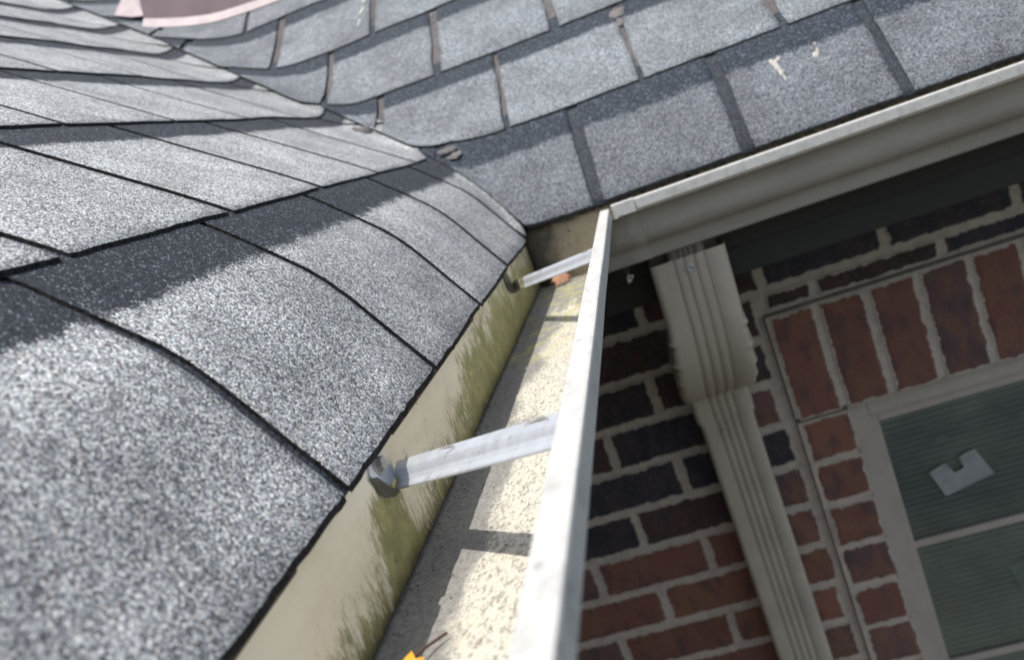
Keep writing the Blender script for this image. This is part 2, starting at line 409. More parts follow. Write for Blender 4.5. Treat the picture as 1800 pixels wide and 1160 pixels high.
roofs = {}
roofs['A'] = thing('shingle_roof', 'near sunlit roof slope of grey shingles at left, its edge bending down over the gutter', 'roof', (-.8, -.6, .5))
roofs['B'] = thing('shingle_roof', 'far roof slope of grey tab shingles above the upper right gutter', 'roof', (.5, .8, .5))
phA = [.09, .140, .07, .185, .11, .03, .16, .05]; phB = [-.015, .089, -.0085, -.125, .19, .09, .0, .14]
for side in 'AB':
    for k in range(8):
        lo_, hi_ = (-1.34, .119+.0+.171*(k+1)+.1) if side == 'A' else (-D0-k*EH-.04, .95)
        bk = make_back(side, k, lo_, hi_ if side == 'B' else hi_, roofs[side])
        ph = (phA if side == 'A' else phB)[k]
        w_ = (.0095 if k < 2 else .0075) if side == 'A' else (.0158 if k == 0 else .0115)
        n0 = math.floor((lo_-ph)/T)
        u = ph+n0*T; c = 0
        while u < hi_:
            sw = (lambda q: w_/2*(1.0+(.38 if side == 'B' and k else .12)*math.sin(q*7.3+k*2.1)))
            a, b = u+sw(c), u+T-sw(c+1)
            dn = D0+k*EH+.03
            if side == 'A' and a < dn+OVER*.6 or side == 'B' and b > -dn-.05:
                make_tab(side, k, a, b, bk, 100*k+c+(50 if side == 'B' else 0)+.37)
            u += T; c += 1
# boards under the shingles
for side in 'AB':
    V = []; F = []
    us = np.linspace(-1.34, 1.7, 40) if side == 'A' else np.linspace(-1.5, .95, 36)
    ds = np.linspace(.128, 1.6, 24); idx = {}
    for lay, off in enumerate((-.009, -.022)):
        for j, d in enumerate(ds):
            for i, u in enumerate(us):
                uu = min(u, d) if side == 'A' else max(u, -d)
                x, y = (-d, uu) if side == 'A' else (uu, d)
                idx[lay, j, i] = len(V); V.append((x, y, H(x, y)+off))
    nj, ni = len(ds), len(us)
    for lay in (0, 1):
        for j in range(nj-1):
            for i in range(ni-1):
                q = [idx[lay, j, i], idx[lay, j, i+1], idx[lay, j+1, i+1], idx[lay, j+1, i]]
                F.append(q if (side == 'B') ^ (lay == 1) else q[::-1])
    for j in range(nj-1):
        for i in (0, ni-1): F.append([idx[0, j, i], idx[0, j+1, i], idx[1, j+1, i], idx[1, j, i]])
    for i in range(ni-1):
        for j in (0, nj-1): F.append([idx[0, j, i], idx[0, j, i+1], idx[1, j, i+1], idx[1, j, i]])
    mk('roof_board', V, F, 'wood', roofs[side])

# ------------------------------------------------------------ gutters
def sweep(pts, side, u_end, name, mat, parent, start=None, thick=.0009, smooth=False, nseg=40, wob=0.0, closed=False):
    # pts: (p, z) with p <= 0 measured inwards from the lip; mitred on the line x = y*-1
    V = []; F = []; n = len(pts)
    for s in range(nseg+1):
        t = s/nseg
        for (p, z) in pts:
            st = -p if side == 'A' else p
            if start is not None: st = start
            u = st+(u_end-st)*t
            dw = wob*nz(u*5, 2.2)*t if wob else 0
            x, y = (p+dw, u) if side == 'A' else (u, -p)
            V.append((x, y, z+(wob*.5*nz(u*4, 7.7) if wob else 0)))
    for s in range(nseg):
        rng = range(n if closed else n-1)
        for i in rng:
            j = (i+1) % n
            q = [s*n+i, s*n+j, (s+1)*n+j, (s+1)*n+i]
            F.append(q if side == 'A' else q[::-1])
    if closed: F += [list(range(n)), list(range(nseg*n, nseg*n+n))[::-1]]
    o = mk(name, V, F, mat, parent, smooth=smooth)
    if not closed:
        md = o.modifiers.new('s', 'SOLIDIFY'); md.thickness = thick; md.offset = 0
    return o
def arc(c, r, a0, a1, n):
    return [(c[0]+r*math.cos(math.radians(a0+(a1-a0)*i/n)), c[1]+r*math.sin(math.radians(a0+(a1-a0)*i/n))) for i in range(n+1)]
lip_pts = [(-.0118, -.0060), (-.0120, -.0012), (-.0112, -.0003), (-.0016, .0), (-.0004, -.0005), (.0, -.0016), (.0, -.0125), (-.0008, -.0138), (-.0035, -.0143), (-.0040, -.0110), (-.0100, -.0050)]
body_pts = [(-.0032, -.0136), (-.0110, -.0150)] + [(-.0110-.0112*math.sin(math.radians(a)), -.0150-.020*(1-math.cos(math.radians(a)))) for a in range(10, 91, 10)] + \
    [(-.0222, -.040)] + [(-.0222-.0195*(1-math.cos(math.radians(a))), -.040-.0195*math.sin(math.radians(a))) for a in range(10, 91, 10)] + \
    [(-.0445, -.0600), (-.0455, -.0615), (-.0462, -.0640), (-.0470, -.0780), (-.0480, -.0800)]
gA = thing('gutter', 'near open gutter running from the foreground to the corner, silt and moss inside', 'gutter', (-.06, -.6, -.09))
gB = thing('gutter', 'taupe gutter under the far roof slope, rising to the upper right', 'gutter', (.5, .06, -.09))
for side, g in (('A', gA), ('B', gB)):
    ue = -1.30 if side == 'A' else .95
    if side == 'A': sweep(lip_pts, side, ue, 'lip', 'lip', g, closed=True, nseg=80, wob=.0016)
    else: sweep([(p, z+.0022) for p, z in lip_pts], side, ue, 'lip', 'lip', g, start=.0085, closed=True)
    sweep(body_pts, side, ue, 'front_panel', 'body', g, smooth=True)
# back panels and floors as fine sheets
def sheet(name, fn, nu, nv, mat, parent, flip=False, thick=.0009):
    V = [fn(i/nu, j/nv) for j in range(nv+1) for i in range(nu+1)]
    F = [[j*(nu+1)+i, j*(nu+1)+i+1, (j+1)*(nu+1)+i+1, (j+1)*(nu+1)+i] for j in range(nv) for i in range(nu)]
    if flip: F = [q[::-1] for q in F]
    o = mk(name, V, F, mat, parent, smooth=True)
    if thick:
        md = o.modifiers.new('s', 'SOLIDIFY'); md.thickness = thick; md.offset = -1
    return o
def lerp(a, b, t): return a+(b-a)*t
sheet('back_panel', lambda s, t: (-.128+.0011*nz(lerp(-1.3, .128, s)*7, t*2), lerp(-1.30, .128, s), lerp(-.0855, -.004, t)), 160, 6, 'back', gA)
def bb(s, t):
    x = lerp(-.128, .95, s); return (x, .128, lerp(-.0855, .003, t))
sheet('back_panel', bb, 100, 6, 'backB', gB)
def fa(s, t):
    u = lerp(-1.3, .0, s); p = lerp(-.1285, -.0465, t); y = lerp(-1.3, -p, s)
    r = .0006*nz(p*120, y*80)+.0005*nz(p*330, y*240)
    return (p, y, lerp(-.0850, -.0786, t)+r+.0025*max(0, (.012-(p+.128))/.012)**2)
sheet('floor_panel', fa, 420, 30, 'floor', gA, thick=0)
def fb(s, t):
    p = lerp(-.1285, -.0465, t); x = lerp(p, .95, s)
    return (x, -p, lerp(-.0850, -.0786, t)+.0011*nz(p*120, x*80, 4))
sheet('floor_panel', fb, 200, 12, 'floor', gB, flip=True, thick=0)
# mitre strip and clip on the far gutter next to the corner
sweep([(p+.0009, z-.0004) for p, z in body_pts], 'B', .030, 'corner_strip', 'body', gB, smooth=True, nseg=3)
sweep([(-.004, .0034), (.0012, .0034), (.0020, .0020), (.0020, -.0125), (.0008, -.0128), (.0004, .0005), (-.004, .0014)], 'B', .030, 'lip_joint', 'lip', gB, start=.0030, closed=True, nseg=2)
# cut edges of debris at the top of the far back panel
rn = random.Random(3)
V, F = [], []
for i in range(46):
    x = rn.uniform(-.115, .25) if i > 12 else rn.uniform(-.1, .03); s = rn.uniform(.0015, .0045); z = -.002+rn.uniform(-.004, .012)
    c = len(V); y = .1245
    for a in range(7):
        V.append((x+s*math.cos(a*.9)*rn.uniform(.6, 1.4), y+rn.uniform(-.002, .002), z+s*math.sin(a*.9)*rn.uniform(.5, 1.2)))
    V.append((x, y-.003, z))
    F += [[c+a, c+(a+1) % 7, c+7] for a in range(7)]
tag(mk('roof_grit', V, F, 'asphalt'), 'dark crumbs of roof grit stuck behind the far gutter under the shingle edge', 'grit')['kind'] = 'stuff'

# ------------------------------------------------------------ hangers
def hanger(L, R, wl, wr, label, moss):
    t = thing('gutter_hanger', label, 'bracket', tuple(L), 'gutter hangers bridging the near gutter')
    sec = [(0, -.0008), (0, 0), (.06, .0004), (.42, .0004), (.50, .0), (.57, -.0012), (.64, -.0030), (.76, -.0042), (.97, -.0046), (1.0, -.0050), (1.0, -.0058), (.75, -.0052), (.62, -.0040), (.54, -.0020), (.46, -.0006)]
    V, F = [], []; n = len(sec); K = 24
    for i in range(K+1):
        s = i/K; c = L.lerp(R, s); wv = wl.lerp(wr, s)
        for a, h in sec:
            V.append(c+wv*(.5-a)+Vector((0, 0, h+.002)))
    for i in range(K):
        for j in range(n):
            q = [i*n+j, i*n+(j+1) % n, (i+1)*n+(j+1) % n, (i+1)*n+j]; F.append(q)
    F += [list(range(n))[::-1], [K*n+j for j in range(n)]]
    fm = [1 if moss and f[0]//n < 4 else 0 for f in F]
    o = mk('strap', V, F, ['galv', 'galvmoss'], t, fm)
    ax = (R-L).normalized()
    for s, r in ((.38, .0050), (.90, .0050)):      # punched holes, as dark rings lying in the flat of the strap
        c = L.lerp(R, s)+wl.lerp(wr, s)*.24+Vector((0, 0, .0027)); W = wl.normalized()
        V = [c+ax*r*1.9*math.cos(a*math.pi/8)+W*r*.75*math.sin(a*math.pi/8) for a in range(16)]
        V += [c+ax*r*1.5*math.cos(a*math.pi/8)+W*r*.5*math.sin(a*math.pi/8)-Vector((0, 0, .0004)) for a in range(16)]
        F = [[a, (a+1) % 16, 16+(a+1) % 16, 16+a] for a in range(16)]+[[16+a for a in range(16)]]
        mk('hole', V, F, ['screw', 'rubber'], o, [0]*16+[1])
    # plate against the back panel, dark clip and hex screw
    y0 = L.y-.030; z0 = L.z+.0005
    v, f = [], []
    P = [(-.1262, y0+.004, z0+.0235), (-.1258, y0+.020, z0+.0215), (-.1258, y0+.0315, z0+.0035), (-.1245, y0+.0255, z0-.001), (-.1245, y0+.006, z0+.0005), (-.1262, y0-.001, z0+.012)]
    V = [Vector(q) for q in P]+[Vector(q)+Vector((-.0018, 0, 0)) for q in P]
    F = [[0, 1, 2, 3, 4, 5][::-1], [6, 7, 8, 9, 10, 11]]+[[i, (i+1) % 6, 6+(i+1) % 6, 6+i] for i in range(6)]
    mk('mounting_plate', V, F, 'galv' if not moss else 'galvmoss', t)
    V, F = [], []
    P = [(-.1264, y0-.004, z0+.012), (-.1240, y0+.001, z0+.010), (-.1225, y0+.008, z0+.001), (-.1215, y0+.014, z0-.0035), (-.1240, y0+.010, z0-.0045), (-.1264, y0+.003, z0-.001)]
    V = [Vector(q) for q in P]+[Vector(q)+Vector((.0006, .0016, -.0022)) for q in P]
    F = [[0, 1, 2, 3, 4, 5], [6, 7, 8, 9, 10, 11][::-1]]+[[i, (i+1) % 6, 6+(i+1) % 6, 6+i] for i in range(6)]
    mk('clip', V, F, 'rubber', t)
    if not moss:
        c = Vector((-.1258, y0+.0105, z0+.0135)); V, F = [], []
        for x, r in ((0, .0062), (.0010, .0060), (.0012, .0040), (.0042, .0038), (.0046, .0030)):
            for a in range(24):
                rr = r if r > .005 else r*(1/math.cos(((a/24*6) % 1-.5)*math.pi/3)*.9)
                V.append(c+Vector((x, rr*math.cos(a*math.pi/12), rr*math.sin(a*math.pi/12))))
        F = [[k*24+a, k*24+(a+1) % 24, (k+1)*24+(a+1) % 24, (k+1)*24+a] for k in range(4) for a in range(24)]+[[96+a for a in range(24)]]
        mk('screw', V, F, 'screw', t)
    return t
hanger(Vector((-.1255, -.6300, -.0365)), Vector((-.0112, -.7400, -.0030)), Vector((0, .0190, .0040)), Vector((0, .0235, .0010)),
       'near galvanised gutter bracket with two holes and a hex screw at the shingle edge', False)
hanger(Vector((-.1255, -.0850, -.0380)), Vector((-.0090, -.2980, -.0030)), Vector((0, .018, .004)), Vector((0, .0300, .0015)),
       'far small gutter bracket near the corner, its wall end green with moss', True)

# ------------------------------------------------------------ fascia boards
fA = thing('fascia_board', 'hidden board behind the near gutter below the left roof slope', 'fascia', (-.14, -.6, -.1))
boxo('board', (-.150, -1.30, -.155), (-.1305, .1305, -.003), 'fascia', fA)
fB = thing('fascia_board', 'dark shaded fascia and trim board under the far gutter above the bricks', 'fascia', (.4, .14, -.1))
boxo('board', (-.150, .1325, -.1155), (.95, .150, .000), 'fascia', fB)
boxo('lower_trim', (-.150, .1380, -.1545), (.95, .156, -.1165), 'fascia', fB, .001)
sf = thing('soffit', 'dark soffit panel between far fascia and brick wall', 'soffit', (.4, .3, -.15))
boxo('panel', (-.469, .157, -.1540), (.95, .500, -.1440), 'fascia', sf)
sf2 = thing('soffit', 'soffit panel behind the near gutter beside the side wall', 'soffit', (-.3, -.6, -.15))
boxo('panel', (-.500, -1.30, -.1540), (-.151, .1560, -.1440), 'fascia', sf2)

# ------------------------------------------------------------ brick walls
def bricks(name, lst, parent, mat='brick', seed=0):
    # lst of (x0, x1, z0, z1, yface, depth)
    rr = random.Random(seed); V, F, UV = [], [], []
    for (x0, x1, z0, z1, yf, dp) in lst:
        x0 += rr.uniform(-.001, .0015); x1 += rr.uniform(-.0015, .001); z0 += rr.uniform(-.0006, .0008); z1 += rr.uniform(-.0008, .0006)
        yf += rr.uniform(-.0018, .0018); nx = max(4, int((x1-x0)/.008)); nzz = max(4, int((z1-z0)/.008)); c = len(V); sd = rr.uniform(0, 99)
        for j in range(nzz+1):
            for i in range(nx+1):
                s, t = i/nx, j/nzz; x = lerp(x0, x1, s); z = lerp(z0, z1, t)
                dx = min(x-x0, x1-x); dz = min(z-z0, z1-z); e = min(dx, dz)
                if i in (0, nx): x += .0016*nz(z*70, sd)
                if j in (0, nzz): z += .0014*nz(x*60, sd+3)
                y = yf+.0010*nz(x*50, z*50, sd)+(.0022 if e < 1e-5 else 0)
                V.append((x, y, z)); UV.append((dx, dz))
        for j in range(nzz):
            for i in range(nx):
                q = c+j*(nx+1)+i; F.append([q, q+1, q+nx+2, q+nx+1])
        loop = [c+i for i in range(nx+1)]+[c+j*(nx+1)+nx for j in range(1, nzz+1)]+[c+nzz*(nx+1)+i for i in range(nx-1, -1, -1)]+[c+j*(nx+1) for j in range(nzz-1, 0, -1)]
        m0 = len(V)
        for q in loop: V.append((V[q][0], yf+dp, V[q][2])); UV.append((0.004, .004))
        for i in range(len(loop)):
            j = (i+1) % len(loop); F.append([loop[j], loop[i], m0+i, m0+j])
    return mk(name, V, F, mat, parent, uv=UV, smooth=False)
YW = .470; HB = .08024; ZB = -.26718; J = .0052
wall = thing('brick_wall', 'shaded red brick wall under the far eave with soldier course over the window', 'wall', (.2, YW, -2.6))
lst = []
for k in range(-2, 29):
    zt = ZB-k*HB-J; zb = ZB-(k+1)*HB+J
    off = (-.160 if k % 2 == 0 else -.0525)
    if k == -1: off = .180-.211*2+.0
    x = off-.211*2
    while x < 1.0:
        a, b = x+J, x+.211-J
        if k >= 0:
            if k == 0:
                if a > .17: pass
                if a < .95:
                    zz = max(zb, -.303) if b > .17 else zb
                    if a < .168 < b:
                        lst.append((a, .158, zb, zt, YW, .06))
                        if b-.18 > .03: lst.append((.180, b, -.302, zt, YW, .06))
                    else: lst.append((a, b, zz, zt, YW, .06))
            else:
                if a < .140:
                    b2 = min(b, .1500+.006*random.uniform(-1, 1))
                    if b2-a > .02: lst.append((max(a, -.47), b2, zb, zt, YW, .06))
                elif False: pass
        elif a < .95: lst.append((max(a, -.468), min(b, .95), zb, zt, YW, .06))
        x += .211
lst = [q for q in lst if q[1]-q[0] > .012]
for k in range(1, 29):      # narrow closers between downspout and window surround
    zt = ZB-k*HB-J; zb = ZB-(k+1)*HB+J
    if not any(abs(q[3]-zt) < .003 and q[0] < .12 < q[1] for q in lst): lst.append((.066, .150, zb, zt, YW, .06))
dk = [q for q in lst if q[3] > ZB-1.2*HB or (q[0] < .0 and q[3] > ZB-5*HB and random.random() < .8)]  # upper and left bricks coloured dark to paint in the eave shade
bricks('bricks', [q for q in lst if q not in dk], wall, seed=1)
bricks('eave_shade_bricks', dk, wall, 'brickshade', seed=2)
v, f = [], []
box(v, f, (-.470, YW+.0035, -2.6), (.1665, .60, -.155)); box(v, f, (.1666, YW+.0035, -.307), (.95, .60, -.155))
mk('mortar', v, f, 'mortar', wall)
YQ = .4555; sur = []
z = -.5085; kq = 0
while z > -2.5:
    sur.append((.1735, .2560, z-.0835+J, z-J*.6, YQ, .05)); z -= .0835; kq += 1
sol = []
x = .1665
for i in range(9):
    sol.append((x+.007, x+.0835-.003, -.5035, -.3130, YQ, .10)); x += .0838
bricks('window_jamb_bricks', sur, wall, seed=5)
bricks('soldier_course', sol, wall, seed=9)
v, f = [], []
box(v, f, (.1675, YQ+.0030, -2.6), (.2525, .595, -.5095)); box(v, f, (.1680, YQ+.0032, -.5005), (.93, .598, -.3095))
# joints squeezed out over the jamb
mk('surround_mortar', v, f, 'mortar', wall)
# side wall under the near roof slope
w2 = thing('brick_wall', 'dark side brick wall behind the near gutter meeting the far wall', 'wall', (-.47, -.4, -2.6))
l2 = []
for k in range(-2, 29):
    x = -.05*(k % 2)-.2
    while x < 1.9:
        l2.append((x+J, x+.211-J, ZB-(k+1)*HB+J, ZB-k*HB-J, 0, .06)); x += .211
o = bricks('bricks', l2, None, seed=4)
for vv in o.data.vertices:
    a, b, c = vv.co; vv.co = (-.4712-b, .462-(a+.21)*.85, c)
o.parent = w2; o.matrix_parent_inverse = Matrix.Translation(-w2.location)
o.data.flip_normals()
boxo('mortar', (-.60, -1.30, -2.6), (-.4750, .468, -.155), 'mortar', w2)

# ------------------------------------------------------------ window
win = thing('window', 'taupe framed window with muntins and green grey glass in brick wall', 'window', (.57, .5, -1.2))
WX0, WX1, WZ0, WZ1 = .2570, .900, -1.60, -.5050
def frame_piece(a, b): box(v, f, a, b)
v, f = [], []
box(v, f, (WX0, .4800, WZ0), (.2900, .56, WZ1)); box(v, f, (WX1-.033, .4800, WZ0), (WX1, .56, WZ1))
box(v, f, (.2901, .4802, -.5400), (WX1-.0331, .56, WZ1)); box(v, f, (.2901, .4802, WZ0), (WX1-.0331, .56, WZ0+.04))
o = mk('frame', v, f, 'frame', win); md = o.modifiers.new('b', 'BEVEL'); md.width = .0015; md.segments = 2
v, f = [], []
box(v, f, (.2902, .4900, WZ0+.041), (.3045, .558, -.5410)); box(v, f, (WX1-.047, .4900, WZ0+.041), (WX1-.0332, .558, -.5410))
box(v, f, (.3046, .4902, -.5590), (WX1-.0471, .558, -.5411)); box(v, f, (.3046, .4902, WZ0+.041), (WX1-.0471, .558, WZ0+.06))
o = mk('sash', v, f, 'frame', win); md = o.modifiers.new('b', 'BEVEL'); md.width = .0015; md.segments = 2
for zc, h in ((-.811, .0062), (-1.064, .0062), (-1.318, .0062)):
    boxo('muntin', (.3047, .4945, zc-h), (WX1-.0472, .5055, zc+h), 'frame', win, .001)
boxo('glass', (.3046, .5000, WZ0+.061), (WX1-.0471, .5030, -.5591), 'glass', win)
M['glass'].node_tree.nodes['Principled BSDF'].inputs['Transmission Weight'].default_value = 0.0
gm = N('clear_window_glass'); gl = gm.new('ShaderNodeBsdfGlossy'); tr = gm.new('ShaderNodeBsdfTransparent'); mx = gm.new('ShaderNodeMixShader')
fr = gm.new('ShaderNodeFresnel'); fr.inputs[0].default_value = 1.5
gl.inputs['Roughness'].default_value = .03; tr.inputs[0].default_value = (.84, .88, .87, 1)
gl.inputs['Normal'].default_value
gm.L(gm.math('MULTIPLY_ADD', fr.outputs[0], 1.0, .04), mx.inputs[0]); gm.L(tr.outputs[0], mx.inputs[1]); gm.L(gl.outputs[0], mx.inputs[2])
out = [q for q in gm.t.nodes if q.type == 'OUTPUT_MATERIAL'][0]; gm.L(mx.outputs[0], out.inputs[0])
for o in win.children:
    if o.name.startswith('glass'): o.data.materials[0] = gm.m
V, F = [], []
z = -.556
while z > WZ0+.05:       # closed slats of the blind behind the glass
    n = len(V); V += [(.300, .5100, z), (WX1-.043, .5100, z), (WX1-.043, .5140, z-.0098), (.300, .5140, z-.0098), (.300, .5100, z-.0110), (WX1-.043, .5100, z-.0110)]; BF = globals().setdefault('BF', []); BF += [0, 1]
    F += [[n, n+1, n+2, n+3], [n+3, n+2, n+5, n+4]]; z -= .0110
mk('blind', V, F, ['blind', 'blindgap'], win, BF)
boxo('back_board', (.292, .535, WZ0+.03), (WX1-.035, .545, -.53), 'rubber', win)
# U-shaped reflection on the pane, modelled as a pale solid piece
P = [(.362, -.682), (.392, -.672), (.404, -.695), (.421, -.690), (.417, -.668), (.446, -.660), (.468, -.716), (.379, -.735)]
V = [(x, .4972, z) for x, z in P]+[(x, .4997, z) for x, z in P]
F = [list(range(8)), list(range(8, 16))[::-1]]+[[i, 8+i, 8+(i+1) % 8, (i+1) % 8] for i in range(8)]
pp = mk('reflection_piece', V, F, 'palereflect'); md = pp.modifiers.new('b', 'BEVEL'); md.width = .004; md.segments = 3; md.affect = 'EDGES'; md.limit_method = 'ANGLE'
tag(pp, 'pale U-shaped stand-in for a reflection on the upper window pane', 'painted reflection')
P = [(.385, -.628), (.402, -.620), (.412, -.628), (.395, -.637)]
V = [(x, .5050, z) for x, z in P]+[(x, .5075, z) for x, z in P]
F = [[0, 1, 2, 3], [7, 6, 5, 4]]+[[i, 4+i, 4+(i+1) % 4, (i+1) % 4] for i in range(4)]
tag(mk('pane_patch', V, F, 'blind'), 'faint small scrap above the U-shaped piece in the window', 'paper scrap')

P = [(.452, -.905), (.52, -.888), (.52, -1.000), (.470, -.985)]  # soft pale reflection in the lower pane, added as a thin sheet
V = [(x, .5050, z) for x, z in P]+[(x, .5085, z) for x, z in P]
F = [[0, 1, 2, 3], [7, 6, 5, 4]]+[[i, 4+i, 4+(i+1) % 4, (i+1) % 4] for i in range(4)]
tag(mk('pane_patch', V, F, 'palereflect'), 'pale stand-in for a reflection in the lower window pane at the right edge', 'paper sheet')
# ------------------------------------------------------------ downspout
def section(w, d, groove=True, r=.009):
    # closed outline, front is -d/2
    P = []
    hw, hd = w/2, d/2
    P += [(-hw+r-r*math.cos(math.radians(a)), -hd+r-r*math.sin(math.radians(a))) for a in range(0, 91, 15)]
    if groove:
        for gx in (-.0195, -.0065, .0065, .0195):
            gx *= w/.098
            P += [(gx-.0042, -hd), (gx-.0024, -hd+.0030), (gx+.0006, -hd+.0034), (gx+.0026, -hd+.0010), (gx+.0036, -hd)]
    P += [(hw-r+r*math.sin(math.radians(a)), -hd+r-r*math.cos(math.radians(a))) for a in range(0, 91, 15)]
    P += [(hw, -hd+(d)*q) for q in (.35, .5, .65)]
    P += [(hw-r+r*math.cos(math.radians(a)), hd-r+r*math.sin(math.radians(a))) for a in range(0, 91, 30)]
    P += [(-hw+r-r*math.sin(math.radians(a)), hd-r+r*math.cos(math.radians(a))) for a in range(0, 91, 30)]
    P += [(-hw, hd-(d)*q) for q in (.35, .5, .65)]
    return P
def tube(name, path, w, d, parent, scale=None, crimp=None):
    # path: list of (x, y, z, pitch) pitch = angle back from straight down
    V, F = [], []; P = section(w, d); n = len(P)
    for i, (x, y, z, a) in enumerate(path):
        ca, sa = math.cos(a), math.sin(a); sc_ = scale[i] if scale else 1
        for (u, v_) in P:
            side = abs(u)/(w/2)
            cr = crimp[i] if crimp else 0
            uu = u*(sc_+(cr if side > .85 else cr*.12)); vv_ = v_*sc_
            V.append((x+uu, y+vv_*ca, z+vv_*sa))
    for i in range(len(path)-1):
        for j in range(n):
            F.append([i*n+j, i*n+(j+1) % n, (i+1)*n+(j+1) % n, (i+1)*n+j][::-1])
    o = mk(name, V, F, 'spout', parent, smooth=True)
    md = o.modifiers.new('s', 'SOLIDIFY'); md.thickness = .0008; md.offset = -1
    ed = o.modifiers.new('e', 'EDGE_SPLIT'); ed.split_angle = math.radians(50)
    return o
ds = thing('downspout', 'grooved taupe downspout with crimped elbow running down the brick wall', 'downspout', (.055, .42, -2.6))
YC, DP, W_ = .0850, .070, .0975
path, crimp = [], []
for i in range(8):
    t = i/7; path.append((.0700-.0035*t, YC, -.0925-.0885*t, 0.0)); crimp.append(0)
Ra = .100; ang = 76; NS = 110
for i in range(1, NS+1):
    a = math.radians(ang*i/NS); path.append((.0665-.0115*i/NS, YC+Ra*(1-math.cos(a)), -.181-Ra*math.sin(a), a))
    ph = (i/NS*5.2) % 1.0
    crimp.append(.055*math.exp(-((ph-.5)/.09)**2)-.030*math.exp(-((ph-.70)/.08)**2) + .06*math.sin(i/NS*math.pi))
y, z = path[-1][1], path[-1][2]; a = math.radians(ang)
while y < .345:
    y += .02*math.sin(a); z -= .02*math.cos(a); path.append((.055, y, z, a)); crimp.append(0)
for i in range(1, 13):
    a2 = math.radians(ang*(1-i/12)); y += .009*math.sin(a2); z -= .009*math.cos(a2); path.append((.055, y, z, a2)); crimp.append(.03 if i % 3 == 0 else 0)
zend = -.432
path.append((.055, y, zend, 0)); crimp.append(0)
tube('elbow', path, W_, DP, ds, crimp=crimp)
tube('pipe', [(.0550, y+.004, zend+.012, 0)]+[(.0550, y+.004, zend-.02-.1*i, 0) for i in range(22)], W_*.935, DP*.90, ds)
tube('outlet', [(.0700, YC, -.079, 0), (.0700, YC, -.0925, 0), (.0698, YC, -.112, 0)], W_*.5, DP*.4, ds)
def screw(parent, c, r=.0042):
    V, F = [], []
    for yy, rr in ((0, r*1.35), (-.0008, r*1.3), (-.0010, r), (-.0032, r*.92), (-.0036, r*.7), (-.0030, r*.45), (-.0014, r*.3)):
        for q in range(16): V.append((c[0]+rr*math.cos(q*math.pi/8), c[1]+yy, c[2]+rr*math.sin(q*math.pi/8)))
    F = [[k*16+q, k*16+(q+1) % 16, (k+1)*16+(q+1) % 16, (k+1)*16+q] for k in range(6) for q in range(16)]+[[96+q for q in range(16)]]
    return mk('screw', V, F, 'screw', parent)
screw(ds, (.0690, YC-DP/2+.0005, -.1075), .0046)
screw(ds, (.0440, y-DP/2+.0005, -.452), .0034)

# ------------------------------------------------------------ small things
def blob_on(name, pts, h, mat, label, cat, lift_=.0045, seed=0, n=3):
    # raised irregular patch following the roof
    rr = random.Random(seed); V, F = [], []
    for (x, y, r, st, ang_) in pts:
        c = len(V); K = 18
        V.append((x, y, H(x, y)+lift_+h))
        for ring, (q, hh) in enumerate(((.5, .8), (.85, .35), (1.0, -.4))):
            for a in range(K):
                th = a/K*math.tau; rad = r*q*(1+.75*nz(math.cos(th)*1.5+seed, math.sin(th)*1.5, x*50))
                ex, ey = rad*math.cos(th)*st, rad*math.sin(th)
                xx = x+ex*math.cos(ang_)-ey*math.sin(ang_); yy = y+ex*math.sin(ang_)+ey*math.cos(ang_)
                V.append((xx, yy, H(xx, yy)+lift_+h*hh))
        F += [[c, c+1+a, c+1+(a+1) % K] for a in range(K)]
        for ring in range(2):
            F += [[c+1+ring*K+a, c+1+(ring+1)*K+a, c+1+(ring+1)*K+(a+1) % K, c+1+ring*K+(a+1) % K] for a in range(K)]
    o = mk(name, V, F, mat, smooth=True)
    return tag(o, label, cat)
blob_on('bird_dropping', [(.2550, .190, .0042, 1.3, 1.4), (.2572, .184, .0034, 1.3, .5), (.2590, .176, .0026, 1.8, 1.3), (.2605, .168, .0014, 2.6, 1.4), (.2620, .192, .002, 2.0, .3)], .0006, 'white', 'cream bird dropping streak on the lowest far shingle, larger one', 'bird dropping', .0030, 3)
blob_on('bird_dropping', [(.3080, .182, .0030, 1.3, .4), (.3130, .195, .0015, 1.2, .4), (.3120, .186, .0018, 1.6, 1.2)], .0008, 'white', 'small cream spot to the right of the larger dropping', 'bird dropping', .0030, 5)
blob_on('bird_dropping', [(-.3425, .685, .0040, 2.6, 1.3), (-.3475, .655, .0035, 2.9, 1.3), (-.3530, .622, .0030, 2.8, 1.2)], .0010, 'white', 'thin white streak on a far shingle near the top edge', 'bird dropping', .0045, 8)
blob_on('sealant_dab', [(.0900, .3840, .0105, 1.1, 0), (.0895, .362, .0065, 1.3, 1.5)], .0016, 'sealant', 'round grey sealant dab at the top of a slot on the far slope', 'sealant', .0030, 2)
blob_on('sealant_dab', [(-.2050, .2280, .0070, 1.9, .2), (-.1930, .2160, .0055, 1.8, .4)], .0010, 'sealant', 'lumpy brown grey sealant where the two slopes meet low in the valley', 'sealant', .0095, 6)
blob_on('sealant_dab', [(-.3300, .3060, .0110, 1.2, .2), (-.3260, .3250, .0085, 1.1, 1.2)], .0030, 'sealant', 'brown sealant smear at the foot of a slot beside the valley', 'sealant', .0050, 9)
blob_on('sealant_dab', [(.3800, .0990, .0060, 1.0, 0)], .0014, 'sealant', 'small tar ring at the foot of the rightmost slot', 'sealant', .0015, 12)
